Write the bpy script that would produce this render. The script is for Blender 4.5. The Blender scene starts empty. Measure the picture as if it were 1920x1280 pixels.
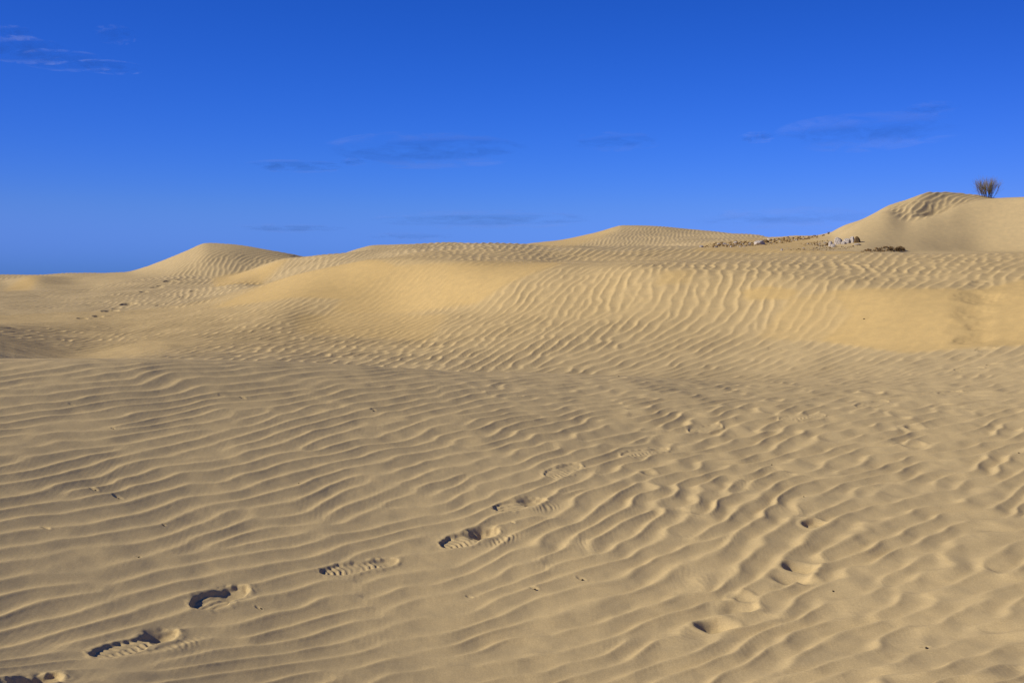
import bpy, bmesh, math, random
import numpy as np
from mathutils import Vector, Matrix

# ------------------------------------------------------------------ camera, sky, sun
scene = bpy.context.scene
COL = scene.collection
CAMZ = 1.35
F_PX = 1867.0                      # 35 mm lens, in pixels of the 1920 px wide photograph
PITCH = math.atan(120 / F_PX)
cam_d = bpy.data.cameras.new('camera')
cam_d.sensor_width = 36.0
cam_d.lens = 36.0 * F_PX / 1920
cam_d.clip_start = 0.05
cam_d.clip_end = 60000
cam = bpy.data.objects.new('camera', cam_d)
cam.location = (0, 0, CAMZ)
cam.rotation_euler = (math.radians(90) - PITCH, 0, 0)
COL.objects.link(cam)
scene.camera = cam

SUN_EL = math.radians(32)
SUN_AZ = math.radians(-101)         # measured from the view direction, negative = to the left
sun_dir = Vector((math.sin(SUN_AZ) * math.cos(SUN_EL), math.cos(SUN_AZ) * math.cos(SUN_EL), math.sin(SUN_EL)))
sd = bpy.data.lights.new('sun', 'SUN')
sd.energy = 5.0
sd.angle = math.radians(0.6)
sd.color = (1.0, 0.94, 0.84)
so = bpy.data.objects.new('sun', sd)
so.rotation_euler = sun_dir.to_track_quat('Z', 'Y').to_euler()
so.location = (-30, -4, 20)
COL.objects.link(so)

world = bpy.data.worlds.new('World')
scene.world = world
world.use_nodes = True
nt = world.node_tree
nt.nodes.clear()
sky = nt.nodes.new('ShaderNodeTexSky')
sky.sky_type = 'NISHITA'
sky.sun_disc = False
sky.sun_elevation = SUN_EL
sky.sun_rotation = SUN_AZ
sky.altitude = 0
sky.air_density = 1.0
sky.dust_density = 0.15
sky.ozone_density = 4.0
def wn(kind, **kw):
    n = nt.nodes.new(kind)
    for k, v in kw.items(): setattr(n, k, v)
    return n
def wm(op, a, b=None, clamp=False):
    n = wn('ShaderNodeMath', operation=op, use_clamp=clamp)
    for i, q in enumerate((a, b)):
        if q is None: continue
        if isinstance(q, (int, float)): n.inputs[i].default_value = q
        else: nt.links.new(q, n.inputs[i])
    return n.outputs[0]
SKY_K = 0.1
sep = wn('ShaderNodeSeparateColor'); nt.links.new(sky.outputs[0], sep.inputs[0])
tcw = wn('ShaderNodeTexCoord'); sx = wn('ShaderNodeSeparateXYZ'); nt.links.new(tcw.outputs['Generated'], sx.inputs[0])
low = wn('ShaderNodeMapRange', interpolation_type='SMOOTHSTEP'); low.inputs[1].default_value = -0.005; low.inputs[2].default_value = 0.075
nt.links.new(sx.outputs[2], low.inputs[0])
side = wm('SUBTRACT', 1.0, wm('MULTIPLY', wm('MINIMUM', wm('POWER', wm('ABSOLUTE', sx.outputs[0]), 2.0), 0.3), 0.9))
comb = wn('ShaderNodeCombineColor')
# (gain, gamma, gain at the horizon): a deep desert blue with little white at the skyline
for i, (gain, gm, hz) in enumerate(((6.0, 2.0, 0.38), (1.33, 1.4, 0.80), (1.38, 1.5, 1.38))):
    pre = (0.35, 0.62, 1.25)[i]
    x = wm('MULTIPLY', wm('POWER', wm('MULTIPLY', sep.outputs[i], pre * SKY_K), gm), gain / SKY_K)
    f = wm('ADD', wm('MULTIPLY', low.outputs[0], 1.0 - hz), hz)
    nt.links.new(wm('MULTIPLY', wm('MULTIPLY', x, f), side), comb.inputs[i])
bg = wn('ShaderNodeBackground'); bg.inputs['Strength'].default_value = SKY_K
out = wn('ShaderNodeOutputWorld')
nt.links.new(comb.outputs[0], bg.inputs[0]); nt.links.new(bg.outputs[0], out.inputs[0])

scene.view_settings.view_transform = 'Standard'
scene.view_settings.look = 'None'
scene.view_settings.exposure = 0
scene.view_settings.gamma = 1
scene.view_settings.use_curve_mapping = False
scene.cycles.max_bounces = 6
scene.cycles.diffuse_bounces = 3
scene.cycles.transparent_max_bounces = 16

# ------------------------------------------------------------------ projection helpers
CP, SP = math.cos(PITCH), math.sin(PITCH)

def pix_ray(u, v):
    """azimuth and tan(elevation) of the ray through a pixel"""
    xc = (np.asarray(u, float) - 960) / F_PX
    yc = (640 - np.asarray(v, float)) / F_PX
    dy = CP + SP * yc
    dz = -SP + CP * yc
    return np.arctan2(xc, dy), dz / np.hypot(xc, dy)

def project(x, y, z):
    zz = z - CAMZ
    f = y * CP - zz * SP
    f = np.maximum(f, 1e-3)
    up = y * SP + zz * CP
    return 960 + F_PX * x / f, 640 - F_PX * up / f

rng = np.random.default_rng(11)
random.seed(5)

# ------------------------------------------------------------------ the dunes: crest, brink, foot and hollow lines
# every line is (u, v, r): seen direction and horizontal distance in metres, near line first
L = {}
def line(name, pts): L[name] = np.array(pts, float)
line('n0', [(-700, 1900, 1.5), (960, 1900, 1.5), (2600, 1900, 1.5)])
line('n1', [(-700, 1400, 2.68), (960, 1400, 2.72), (2600, 1400, 2.75)])
line('n2', [(-700, 1205, 3.4), (0, 1205, 3.42), (960, 1205, 3.48), (1920, 1205, 3.55), (2600, 1205, 3.55)])
line('n3', [(-700, 1000, 4.3), (0, 1000, 4.32), (960, 1000, 4.5), (1920, 1000, 4.75), (2600, 1000, 4.8)])
line('n4', [(-700, 850, 5.15), (0, 850, 5.2), (600, 850, 5.35), (1200, 850, 5.8), (1920, 850, 6.05), (2600, 850, 6.1)])
line('n5', [(-700, 755, 5.95), (0, 755, 6.0), (600, 758, 6.2), (1200, 764, 6.9), (1920, 760, 7.25), (2600, 755, 7.3)])
line('fc', [(-700, 668, 6.9), (0, 675, 6.9), (200, 675, 6.95), (400, 678, 7.15), (600, 684, 7.4), (800, 692, 7.7), (1000, 701, 7.95), (1200, 709, 8.15), (1400, 716, 8.3), (1550, 715, 8.4), (1920, 702, 8.5), (2600, 690, 8.5)])
line('g', [(-700, 620, 9.0), (-160, 655, 8.9), (60, 700, 8.8), (400, 700, 8.8), (600, 702, 9.0), (1000, 712, 9.05), (1200, 715, 9.1), (1400, 711, 9.15), (1550, 697, 9.1), (1700, 682, 9.15), (1920, 676, 9.2), (2600, 670, 9.2)])
line('h', [(-700, 580, 13.3), (-160, 590, 13.2), (0, 632, 13.2), (160, 660, 13.2), (300, 640, 13.2), (500, 622, 13.2), (600, 604, 14.2), (720, 590, 14.3), (860, 582, 13.2), (1000, 592, 12.1), (1200, 612, 11.2), (1440, 640, 10.5), (1600, 655, 10.0), (1700, 660, 9.8), (1800, 655, 9.8), (1920, 645, 9.9), (2600, 640, 10)])
line('i', [(-700, 600, 17.5), (0, 605, 17.5), (200, 602, 17.5), (300, 592, 17.3), (395, 577, 17.2), (480, 562, 16.6), (560, 550, 16), (640, 545, 15.7), (760, 545, 15.0), (860, 560, 13.7), (900, 552, 13.5), (950, 530, 13.6), (1000, 511, 13.9), (1060, 499, 14.1), (1200, 502, 13.1), (1440, 512, 12.3), (1560, 526, 11.8), (1700, 541, 11.3), (1800, 546, 11.2), (1920, 540, 11.3), (2600, 540, 11.3)])
line('j', [(-700, 580, 20), (0, 580, 20), (200, 574, 20), (300, 565, 20), (395, 558, 19.3), (450, 545, 18.9), (500, 533, 18.7), (560, 515, 18), (640, 497, 17.2), (700, 486, 16.7), (800, 485, 15.8), (900, 488, 15.1), (1000, 491, 15), (1060, 491, 15), (1200, 488, 14.8), (1440, 484, 14.6), (1560, 479, 14.8), (1700, 474.5, 15.2), (1920, 474, 15), (2600, 474, 15)])
line('k', [(-700, 565, 22), (0, 567, 22), (300, 545, 22), (400, 541, 21.5), (450, 532, 20.8), (500, 536, 20.0), (560, 525, 19.6), (600, 517, 19.2), (640, 509, 18.9), (700, 493, 18.3), (800, 475, 18), (900, 476, 17.5), (1000, 484, 17.2), (1060, 490, 17), (1200, 491, 16.8), (1440, 487, 17.0), (1560, 482, 17), (1700, 480, 17.5), (1920, 480, 17.5), (2600, 480, 17.5)])
line('l', [(-700, 545, 26), (0, 545, 26), (75, 543.5, 26), (160, 541, 26), (200, 533, 26), (240, 526, 26), (280, 521, 26), (330, 518, 26), (420, 517, 25.5), (470, 505, 24.5), (500, 494, 23.8), (530, 485, 23.3), (560, 481, 22.8), (600, 476, 22.3), (640, 472.5, 22), (700, 467, 22), (783, 457.5, 22), (890, 453.5, 21), (960, 456, 20.5), (1043, 462, 20), (1240, 461, 20), (1311, 462, 20), (1467, 467, 19.3), (1612, 472, 18.6), (1704, 476, 19), (1920, 478, 19), (2600, 478, 19)])
line('m', [(-700, 549, 28), (0, 549, 28), (160, 545, 28), (240, 531, 28), (330, 522, 27.5), (420, 521, 27.1), (500, 507, 26.5), (560, 495, 25.6), (640, 485, 25), (783, 472, 25), (890, 468, 24), (1043, 468, 23), (1240, 465, 23), (1311, 464, 22.5), (1467, 467, 21), (1560, 469, 21.0), (1612, 471, 21.2), (1704, 473, 22.2), (1760, 473, 22.9), (1850, 473, 23.7), (1920, 473, 23.7), (2600, 473, 23)])
line('n', [(-700, 540, 31), (0, 541, 30.5), (40, 537, 30.5), (75, 531, 30.5), (130, 530, 31), (240, 522, 29.5), (330, 519, 28.5), (390, 517, 28.2), (460, 514, 28), (500, 507, 28), (560, 495, 28), (640, 490, 29), (783, 480, 30), (890, 470, 32), (1000, 466, 33), (1043, 464, 33), (1240, 463, 32), (1311, 461.5, 27), (1400, 457, 24.5), (1467, 456, 24.2), (1560, 456, 23.2), (1612, 448, 22.9), (1660, 440, 23.4), (1704, 444, 23.5), (1760, 437, 24.15), (1850, 421, 24.95), (1920, 418, 24.9), (2600, 415, 24.2)])
line('o', [(-700, 530, 33), (0, 530, 33), (30, 525, 32.6), (60, 519, 32.2), (80, 518.5, 32.4), (130, 520, 33), (240, 516, 31.5), (300, 506, 30.6), (350, 493, 30.1), (390, 484, 29.9), (430, 486, 29.7), (500, 492, 29.6), (560, 492, 29.8), (640, 485, 33), (783, 475, 34), (890, 468, 36), (1000, 463, 37), (1060, 456, 37), (1163, 441, 37), (1300, 444, 37), (1400, 449, 31), (1467, 449.5, 29), (1560, 446, 25.2), (1590, 431, 24.7), (1612, 419, 24.9), (1640, 405, 25.2), (1655, 399, 25.4), (1665, 398, 25.4), (1680, 403, 25.1), (1692, 408, 25.0), (1702, 410, 24.95), (1732, 406, 25.1), (1765, 397, 25.4), (1790, 385.5, 25.7), (1816, 378, 26.0), (1848, 371.5, 26.15), (1880, 368.5, 26.2), (1920, 366, 26.1), (2100, 358, 25.8), (2600, 358, 25.4)])
line('p', [(-700, 513, 38), (0, 513, 38), (60, 514, 38), (120, 511, 37), (240, 509, 35.5), (262, 503.5, 33.8), (300, 489, 32.5), (330, 476, 32), (350, 467, 31.7), (388, 453, 31.6), (430, 456, 31.5), (500, 467.5, 31.4), (545, 475, 31.6), (570, 480, 32.5), (610, 482, 36.5), (640, 476, 38), (655, 470, 38), (675, 463, 38), (700, 457.5, 38), (760, 456.5, 38), (800, 462, 39), (890, 466, 40), (960, 462, 42), (985, 457, 42), (1060, 447, 42), (1120, 435, 42), (1150, 425, 42), (1165, 420.5, 42), (1210, 421, 42), (1300, 429, 42), (1400, 439, 40), (1440, 443.5, 36), (1480, 443.5, 33), (1530, 440, 31), (1555, 436, 29), (1581, 423, 27.4), (1610, 413.5, 27.2), (1642, 397, 27.2), (1660, 386.5, 27.3), (1703, 371.6, 27.3), (1742, 359.5, 27.8), (1790, 361.5, 28.8), (1832, 364.5, 29.4), (1868, 370.5, 29.6), (1900, 370, 29.6), (1920, 370, 29.6), (2600, 364, 29.6)])
NAMES = ['n0', 'n1', 'n2', 'n3', 'n4', 'n5', 'fc', 'g', 'h', 'i', 'j', 'k', 'l', 'm', 'n', 'o', 'p']

# angular and radial grids (finer where the picture is finer)
az = np.concatenate([np.radians(np.arange(-46, -28.5, 0.22)), np.radians(np.arange(-28.5, 28.5, 0.042)), np.radians(np.arange(28.5, 46.1, 0.22))])
lr = [math.log(0.9)]
for r1, st in ((2.8, .004), (6.2, .0012), (9.3, .0016), (34, .0021), (46, .004), (90, .02), (900, .06)):
    while lr[-1] < math.log(r1): lr.append(lr[-1] + st)
R = np.exp(np.array(lr))
NA, NR = len(az), len(R)

def gauss1(a, s):
    n = int(3 * s + 1)
    k = np.exp(-0.5 * (np.arange(-n, n + 1) / s) ** 2); k /= k.sum()
    return np.convolve(np.pad(a, n, mode='edge'), k, mode='valid')

# resample every line on a fine uniform azimuth axis, smooth lightly, then take it to the grid columns
azf = np.radians(np.arange(-50, 50.01, 0.05))
def pchip_slopes(x, y):
    h = np.diff(x); d = np.diff(y) / h
    m = np.zeros_like(y)
    w1 = 2 * h[1:] + h[:-1]; w2 = h[1:] + 2 * h[:-1]
    ok = d[:-1] * d[1:] > 0
    dd = np.where(ok, d[:-1] * d[1:], 1)
    den = np.where(ok, w1 * d[1:] + w2 * d[:-1], 1)
    m[1:-1] = np.where(ok, (w1 + w2) * dd / den, 0)
    m[0], m[-1] = d[0], d[-1]
    return m
def hermite(x, y, m, q):
    i = np.clip(np.searchsorted(x, q) - 1, 0, len(x) - 2)
    h = x[i + 1] - x[i]; t = np.clip((q - x[i]) / h, 0, 1)
    return (y[i] * (1 + 2 * t) * (1 - t) ** 2 + m[i] * h * t * (1 - t) ** 2 + y[i + 1] * t * t * (3 - 2 * t) - m[i + 1] * h * t * t * (1 - t))
RK = np.zeros((len(NAMES), NA)); ZK = np.zeros((len(NAMES), NA))
for k, nme in enumerate(NAMES):
    P = L[nme]
    a, te = pix_ray(P[:, 0], P[:, 1])
    a = np.concatenate([[math.radians(-55)], a, [math.radians(55)]])
    r = np.concatenate([[P[0, 2]], P[:, 2], [P[-1, 2]]])
    z = CAMZ + r * np.concatenate([[te[0]], te, [te[-1]]])
    rf = hermite(a, r, pchip_slopes(a, r), azf)
    zf = hermite(a, z, pchip_slopes(a, z), azf)
    s = 14 if k < 7 else (10 if k < 12 else 5)
    rf = gauss1(rf, s * 1.6)
    zf = gauss1(zf, s if k < 12 else 3)
    RK[k] = np.interp(az, azf, rf); ZK[k] = np.interp(az, azf, zf)
# a small step down behind the brink of the right dune, then the rippled cap rises behind it
uo = 960 + F_PX * np.tan(az)
tb = np.clip((uo - 1705) / 40, 0, 1)
rb = RK[-2] + 0.22 * (RK[-1] - RK[-2]); zb = ZK[-2] + (1 - tb) * 0.22 * (ZK[-1] - ZK[-2]) - 0.07 * tb
RK = np.vstack([RK[:-1], rb, RK[-1]]); ZK = np.vstack([ZK[:-1], zb, ZK[-1]])
# behind the last skyline the sand falls away into a far plain
extra = [(RK[-1] + 3.5, ZK[-1] - 0.9), (RK[-1] + 12, ZK[-1] * 0.3 - 0.5), (np.full(NA, 90.), np.full(NA, -0.6)), (np.full(NA, 1000.), np.full(NA, -4.0))]
base0 = (np.full(NA, 0.6), ZK[0] + 0.0)
RA = np.vstack([base0[0]] + list(RK) + [e[0] for e in extra])
ZA = np.vstack([base0[1]] + list(ZK) + [e[1] for e in extra])
for k in range(1, len(RA)): RA[k] = np.maximum(RA[k], RA[k - 1] + 0.12)
Z = np.zeros((NR, NA))
for j in range(NA):
    x, y = RA[:, j], ZA[:, j]
    ph = hermite(x, y, pchip_slopes(x, y), R)
    wl = np.interp(R, [6, 10, 14, 18, 26], [.2, .3, .4, .65, .75]); Z[:, j] = (1 - wl) * ph + wl * np.interp(R, x, y)
# soften the lofted creases along the radius a little
def smooth_rows(Zz, s):
    n = int(3 * s); k = np.exp(-0.5 * (np.arange(-n, n + 1) / s) ** 2); k /= k.sum()
    Zp = np.pad(Zz, ((n, n), (0, 0)), mode='edge')
    return sum(k[i] * Zp[i:i + Zz.shape[0]] for i in range(2 * n + 1))
wf = np.clip((R - 9) / 3, 0, 1)[:, None]; wg = np.clip((R - 19) / 4, 0, 1)[:, None]
Z = (1 - wf) * smooth_rows(Z, 12) + wf * (1 - wg) * smooth_rows(Z, 5) + wf * wg * smooth_rows(Z, 2.5)
X = R[:, None] * np.sin(az)[None, :]
Y = R[:, None] * np.cos(az)[None, :]

# ---- band-limited noise on world grids
class Grid:
    def __init__(s, x0, x1, y0, y1, d):
        s.x0, s.y0, s.d = x0, y0, d
        s.nx, s.ny = int((x1 - x0) / d), int((y1 - y0) / d)
        s.kx = np.fft.fftfreq(s.nx, d)[None, :]; s.ky = np.fft.fftfreq(s.ny, d)[:, None]
        s.k = np.hypot(s.kx, s.ky); s.ang = np.arctan2(s.ky, s.kx)
    def white(s, g): return np.fft.fft2(g.standard_normal((s.ny, s.nx)))
    def xy(s): return np.meshgrid(s.x0 + np.arange(s.nx) * s.d, s.y0 + np.arange(s.ny) * s.d)
    def sample(s, A, x, y):
        fx = np.clip((x - s.x0) / s.d, 0, s.nx - 1.001); fy = np.clip((y - s.y0) / s.d, 0, s.ny - 1.001)
        ix = fx.astype(int); iy = fy.astype(int); tx = fx - ix; ty = fy - iy
        return (A[iy, ix] * (1 - tx) + A[iy, ix + 1] * tx) * (1 - ty) + (A[iy + 1, ix] * (1 - tx) + A[iy + 1, ix + 1] * tx) * ty
    def noise(s, lam, g, bw=0.5):
        f = np.exp(-0.5 * (np.log(np.maximum(s.k, 1e-6) * lam) / bw) ** 2)
        a = np.fft.ifft2(s.white(g) * f).real
        return a / a.std()

GN = Grid(-9, 9, 0, 12, 0.02)
GM = Grid(-19, 19, 6, 28, 0.028)
GF = Grid(-34, 34, 16, 52, 0.045)

# slow swells so the lofted surface does not read as perfectly even
und = Grid(-40, 40, 0, 60, 0.2)
sw = und.noise(2.2, rng) * 0.006 + und.noise(5.0, rng) * 0.012
fade = np.interp(R, [2, 5, 12, 40, 60], [0.3, 0.6, 1.0, 1.0, 0])
Z += und.sample(sw, X, Y) * fade[:, None]

# ------------------------------------------------------------------ find the sand point seen at a pixel
r_first = np.searchsorted(R, 2.3)
TE = (Z - CAMZ) / R[:, None]
CMAX = np.maximum.accumulate(TE[r_first:], axis=0)
def hit(u, v):
    a, te = pix_ray(u, v)
    j = int(np.clip(np.searchsorted(az, float(a)), 1, NA - 1))
    c = CMAX[:, j]
    i = int(np.searchsorted(c, float(te)))
    i = min(max(i, 1), len(c) - 1)
    t = (float(te) - c[i - 1]) / max(c[i] - c[i - 1], 1e-9)
    t = min(max(t, 0), 1)
    r = R[r_first + i - 1] * (1 - t) + R[r_first + i] * t
    ii = r_first + i - 1
    z = Z[ii, j] * (1 - t) + Z[ii + 1, j] * t if ii + 1 < NR else Z[ii, j]
    return Vector((r * math.sin(float(a)), r * math.cos(float(a)), z))
def ground_z(x, y):
    r = math.hypot(x, y); a = math.atan2(x, y)
    i = int(np.clip(np.searchsorted(R, r), 1, NR - 1)); j = int(np.clip(np.searchsorted(az, a), 1, NA - 1))
    return float(Z[i, j])

# ------------------------------------------------------------------ wind ripples
# crest strokes: (u1, v1, u2, v2, reach in metres) seen along real ripple crests
strokes = [
 # foreground
 (0, 1230, 320, 1150, 1), (0, 1080, 330, 1010, 1), (0, 900, 300, 840, 1), (0, 760, 300, 722, 1), (320, 850, 640, 760, 1), (300, 720, 600, 692, 1),
 (300, 960, 640, 880, 1), (430, 1250, 760, 1180, 1), (640, 1130, 900, 1060, 1), (660, 900, 900, 830, 1), (700, 800, 950, 745, 1),
 (900, 900, 1060, 850, 1), (1000, 760, 1250, 735, 1), (1080, 1030, 1200, 930, .8), (1230, 1000, 1330, 900, .8), (1400, 1050, 1480, 960, .8), (900, 1240, 1200, 1160, 1), (1000, 1120, 1250, 1040, .9),
 (1300, 880, 1560, 810, 1), (1500, 900, 1760, 830, 1), (1330, 1190, 1600, 1090, 1), (1560, 1240, 1850, 1130, 1), (1640, 1000, 1900, 930, 1), (1450, 1280, 1650, 1190, 1), (1750, 850, 1920, 800, 1), (1650, 750, 1900, 728, 1), (1350, 760, 1500, 735, 1),
 # hollow and middle ground
 (640, 690, 700, 668, 1.2), (790, 683, 867, 640, 1.2), (900, 680, 960, 645, 1.2), (1010, 650, 1060, 618, 1.0), (860, 605, 920, 568, 1.0), (1100, 697, 1180, 668, 1.2), (1250, 692, 1330, 660, 1.2), (1400, 700, 1480, 668, 1.2), (1560, 700, 1640, 672, 1.2), (1700, 695, 1790, 670, 1.2), (1120, 625, 1170, 590, 1.0), (1280, 645, 1340, 620, 1.0), (1430, 665, 1500, 640, 1.0),
 (640, 640, 700, 612, 1.2), (720, 625, 780, 600, 1.2), (430, 628, 500, 598, 1.3), (60, 640, 200, 620, 2), (100, 670, 260, 655, 2), (330, 670, 430, 640, 1.6), (480, 600, 550, 572, 1.2), (250, 615, 330, 594, 1.6),
 # big middle slope on the right
 (960, 585, 1000, 540, .7), (1010, 555, 1060, 510, .7), (1060, 580, 1100, 515, .7), (1120, 580, 1145, 510, .8), (1175, 590, 1200, 515, .8), (1250, 600, 1272, 525, .8), (1330, 620, 1360, 535, .8), (1420, 630, 1455, 545, .8), (1500, 640, 1545, 560, .8), (1590, 650, 1640, 575, .8),
 (1120, 505, 1160, 493, 1), (1300, 525, 1312, 495, 1), (1500, 530, 1530, 490, 1), (1600, 530, 1620, 485, 1), (1700, 530, 1730, 485, 1), (1800, 530, 1850, 500, 1), (1850, 520, 1900, 498, 1), (1850, 610, 1900, 560, 1),
 # upper band and smooth slope
 (620, 570, 720, 500, 1.0), (740, 575, 810, 520, 1.0), (700, 520, 740, 490, 1.0), (850, 500, 885, 472, 1.2), (900, 490, 930, 470, 1.), (960, 490, 1000, 468, 1.2), (800, 475, 830, 460, 1.5), (1080, 485, 1110, 468, 1.2), (1180, 480, 1210, 466, 1.2), (1300, 479, 1330, 468, 1.2), (1400, 480, 1430, 470, 1.2), (1480, 482, 1510, 472, 1.2), (520, 525, 560, 500, 1.), (600, 500, 630, 478, 1.2), (680, 482, 710, 470, 1.2),
 # left hollow side
 (260, 575, 320, 545, 2), (330, 570, 380, 535, 2), (60, 575, 160, 560, 2.5), (30, 600, 130, 592, 2), (170, 570, 240, 550, 2),
 # far left dune
 (100, 530, 160, 522, 3), (180, 522, 230, 514, 3), (300, 512, 345, 490, 1.5), (345, 510, 365, 480, 1.5), (385, 512, 400, 478, 1.5), (425, 512, 440, 480, 1.5), (470, 506, 500, 480, 1.5), (400, 470, 470, 465, 1.5), (350, 516, 450, 515, 1.5), (0, 522, 20, 516, 3),
 # middle far dune
 (1010, 458, 1060, 452, 3), (1180, 455, 1200, 430, 3), (1250, 455, 1270, 432, 3), (1310, 455, 1350, 440, 3), (700, 463, 760, 459, 3),
 # dune under the shrub
 (1690, 380, 1710, 372, 1.5), (1720, 395, 1745, 370, 1.5), (1760, 385, 1780, 368, 1.5), (1800, 375, 1830, 368, 1.5), (1680, 400, 1700, 385, 1.5),
]
SX, SY, SA, SR = [], [], [], []
for (u1, v1, u2, v2, rr) in strokes:
    p, q = hit(u1, v1), hit(u2, v2)
    d = q - p
    if d.length < 1e-3: continue
    L2 = math.hypot(d.x, d.y)
    nang = math.atan2(d.y, d.x) + math.pi / 2          # direction across the crest
    SX.append((p.x + q.x) / 2); SY.append((p.y + q.y) / 2); SA.append(nang); SR.append(rr)
SX, SY, SA, SR = map(np.array, (SX, SY, SA, SR))
NANG = np.radians(np.arange(60, 241, 9))

def ripple_field(G, lam, sig_deg, seed, bw=0.11, lo=0, reach=1.0):
    g = np.random.default_rng(seed)
    W = G.white(g)
    gx, gy = G.xy()
    # coarse orientation field
    st = 8
    cx, cy = gx[::st, ::st], gy[::st, ::st]
    num = np.zeros(cx.shape, complex); den = np.zeros(cx.shape)
    for x, y, a, rr in zip(SX, SY, SA, SR):
        w = 1.0 / (((cx - x) ** 2 + (cy - y) ** 2) / (rr * reach) ** 2 + 0.05) ** 1.6
        num += w * np.exp(2j * a); den += w
    ang = np.angle(num / den) / 2
    ang = np.where(ang < math.radians(55), ang + math.pi, ang)
    # coarse grid -> full grid
    iy = np.clip(np.arange(G.ny) / st, 0, cx.shape[0] - 1.001); ix = np.clip(np.arange(G.nx) / st, 0, cx.shape[1] - 1.001)
    y0 = iy.astype(int); x0 = ix.astype(int); ty = (iy - y0)[:, None]; tx = (ix - x0)[None, :]
    E = np.exp(2j * ang)
    E = (E[y0][:, x0] * (1 - tx) + E[y0][:, x0 + 1] * tx) * (1 - ty) + (E[y0 + 1][:, x0] * (1 - tx) + E[y0 + 1][:, x0 + 1] * tx) * ty
    A = np.angle(E) / 2
    A = np.where(A < math.radians(55), A + math.pi, A)
    fi = (A - NANG[0]) / (NANG[1] - NANG[0])
    Uf = np.zeros((G.ny, G.nx), complex)
    rad = np.exp(-0.5 * (np.log(np.maximum(G.k, 1e-6) * lam) / bw) ** 2)
    for n, th in enumerate(NANG):
        wgt = np.clip(1 - np.abs(fi - n), 0, 1)
        if wgt.max() <= 0: continue
        dth = (G.ang - th + math.pi) % (2 * math.pi) - math.pi
        f = rad * np.exp(-0.5 * (dth / math.radians(sig_deg)) ** 2)
        c = np.fft.ifft2(W * f)
        Uf += wgt * c / np.abs(c).std()
    return Uf, A

fN1, angN = ripple_field(GN, 0.113, 7.0, 3, bw=0.10)
fN2, _ = ripple_field(GN, 0.130, 9.5, 4, bw=0.13)
fM, angM = ripple_field(GM, 0.138, 8.0, 8, bw=0.13)
fF, angF = ripple_field(GF, 0.150, 8.0, 9, bw=0.13)

def norm_field(f):
    m = np.median(np.abs(f))
    return f / m
fN1, fN2, fM, fF = map(norm_field, (fN1, fN2, fM, fF))

# broken, scalloped ripples towards the right, long straight ones on the left
gx, gy = GN.xy()
mixn = np.clip((gx / np.maximum(gy, .5) + 0.10) / 0.36 + 0.30 * GN.noise(1.2, rng), 0.0, 1) 
mixn = mixn * mixn * (3 - 2 * mixn)
fN = fN1 * (1 - 0.9 * mixn) + fN2 * (0.12 + 0.88 * mixn)

def profile(f, soft=0.35):
    m = np.abs(f); ph = np.angle(f)
    a = m / (m + soft) * (1 + soft)
    a = np.minimum(a, 1.25)
    return a * (np.cos(ph) + 0.17 * a * np.sin(2 * ph) + 0.15 * a * np.cos(2 * ph) + 0.03 * a * np.cos(3 * ph) + 0.06 * a * np.sin(3 * ph) + 0.02 * np.sin(4 * ph) - 0.1)

UU, VV = project(X, Y, Z)
# soft areas: polygons in view on the visible sand, with a distance range
mw, mh = 520, 300                       # map over u -160..2080, v 300..1300
def uv_map(polys, blur=2.0):
    M = np.zeros((mh, mw))
    uu = np.linspace(-160, 2080, mw)[None, :] + np.zeros((mh, 1)); vv = np.linspace(330, 760, mh)[:, None] + np.zeros((1, mw))
    for pts, val in polys:
        ins = np.zeros(M.shape, bool)
        n = len(pts)
        for i in range(n):
            x1, y1 = pts[i]; x2, y2 = pts[(i + 1) % n]
            c = ((y1 > vv) != (y2 > vv)) & (uu < (x2 - x1) * (vv - y1) / ((y2 - y1) or 1e-9) + x1)
            ins ^= c
        M = np.where(ins, val, M)
    for ax in (0, 1):
        M = np.apply_along_axis(lambda a: gauss1(a, blur), ax, M)
    return M
def uv_sample(M, U, V):
    fx = np.clip((U + 160) / 2240 * (mw - 1), 0, mw - 1.001); fy = np.clip((V - 330) / 430 * (mh - 1), 0, mh - 1.001)
    ix = fx.astype(int); iy = fy.astype(int); tx = fx - ix; ty = fy - iy
    return (M[iy, ix] * (1 - tx) + M[iy, ix + 1] * tx) * (1 - ty) + (M[iy + 1, ix] * (1 - tx) + M[iy + 1, ix + 1] * tx) * ty
smooth_mid = uv_map([
    ([(400, 578), (500, 533), (560, 514), (640, 496), (700, 486), (740, 498), (640, 560), (560, 556), (480, 566)], 1.0),
    ([(640, 560), (740, 498), (900, 489), (1060, 492), (1000, 510), (950, 532), (890, 570), (760, 588), (620, 588)], 0.55),
    ([(850, 500), (1060, 491), (1000, 511), (950, 531), (890, 568), (830, 560)], 0.9),
    ([(560, 590), (840, 590), (800, 640), (560, 625)], 0.45),
    ([(1560, 545), (1640, 540), (1820, 540), (1920, 520), (2080, 520), (2080, 640), (1850, 650), (1700, 662), (1540, 640), (1600, 590)], 0.93),
    ([(1480, 560), (1560, 545), (1600, 590), (1540, 640), (1420, 635)], 0.45),
    ([(1390, 545), (1440, 536), (1500, 545), (1480, 560), (1400, 562)], 0.8),
    ([(1240, 508), (1300, 505), (1290, 530), (1230, 535)], 0.5)], 1.6)
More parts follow.
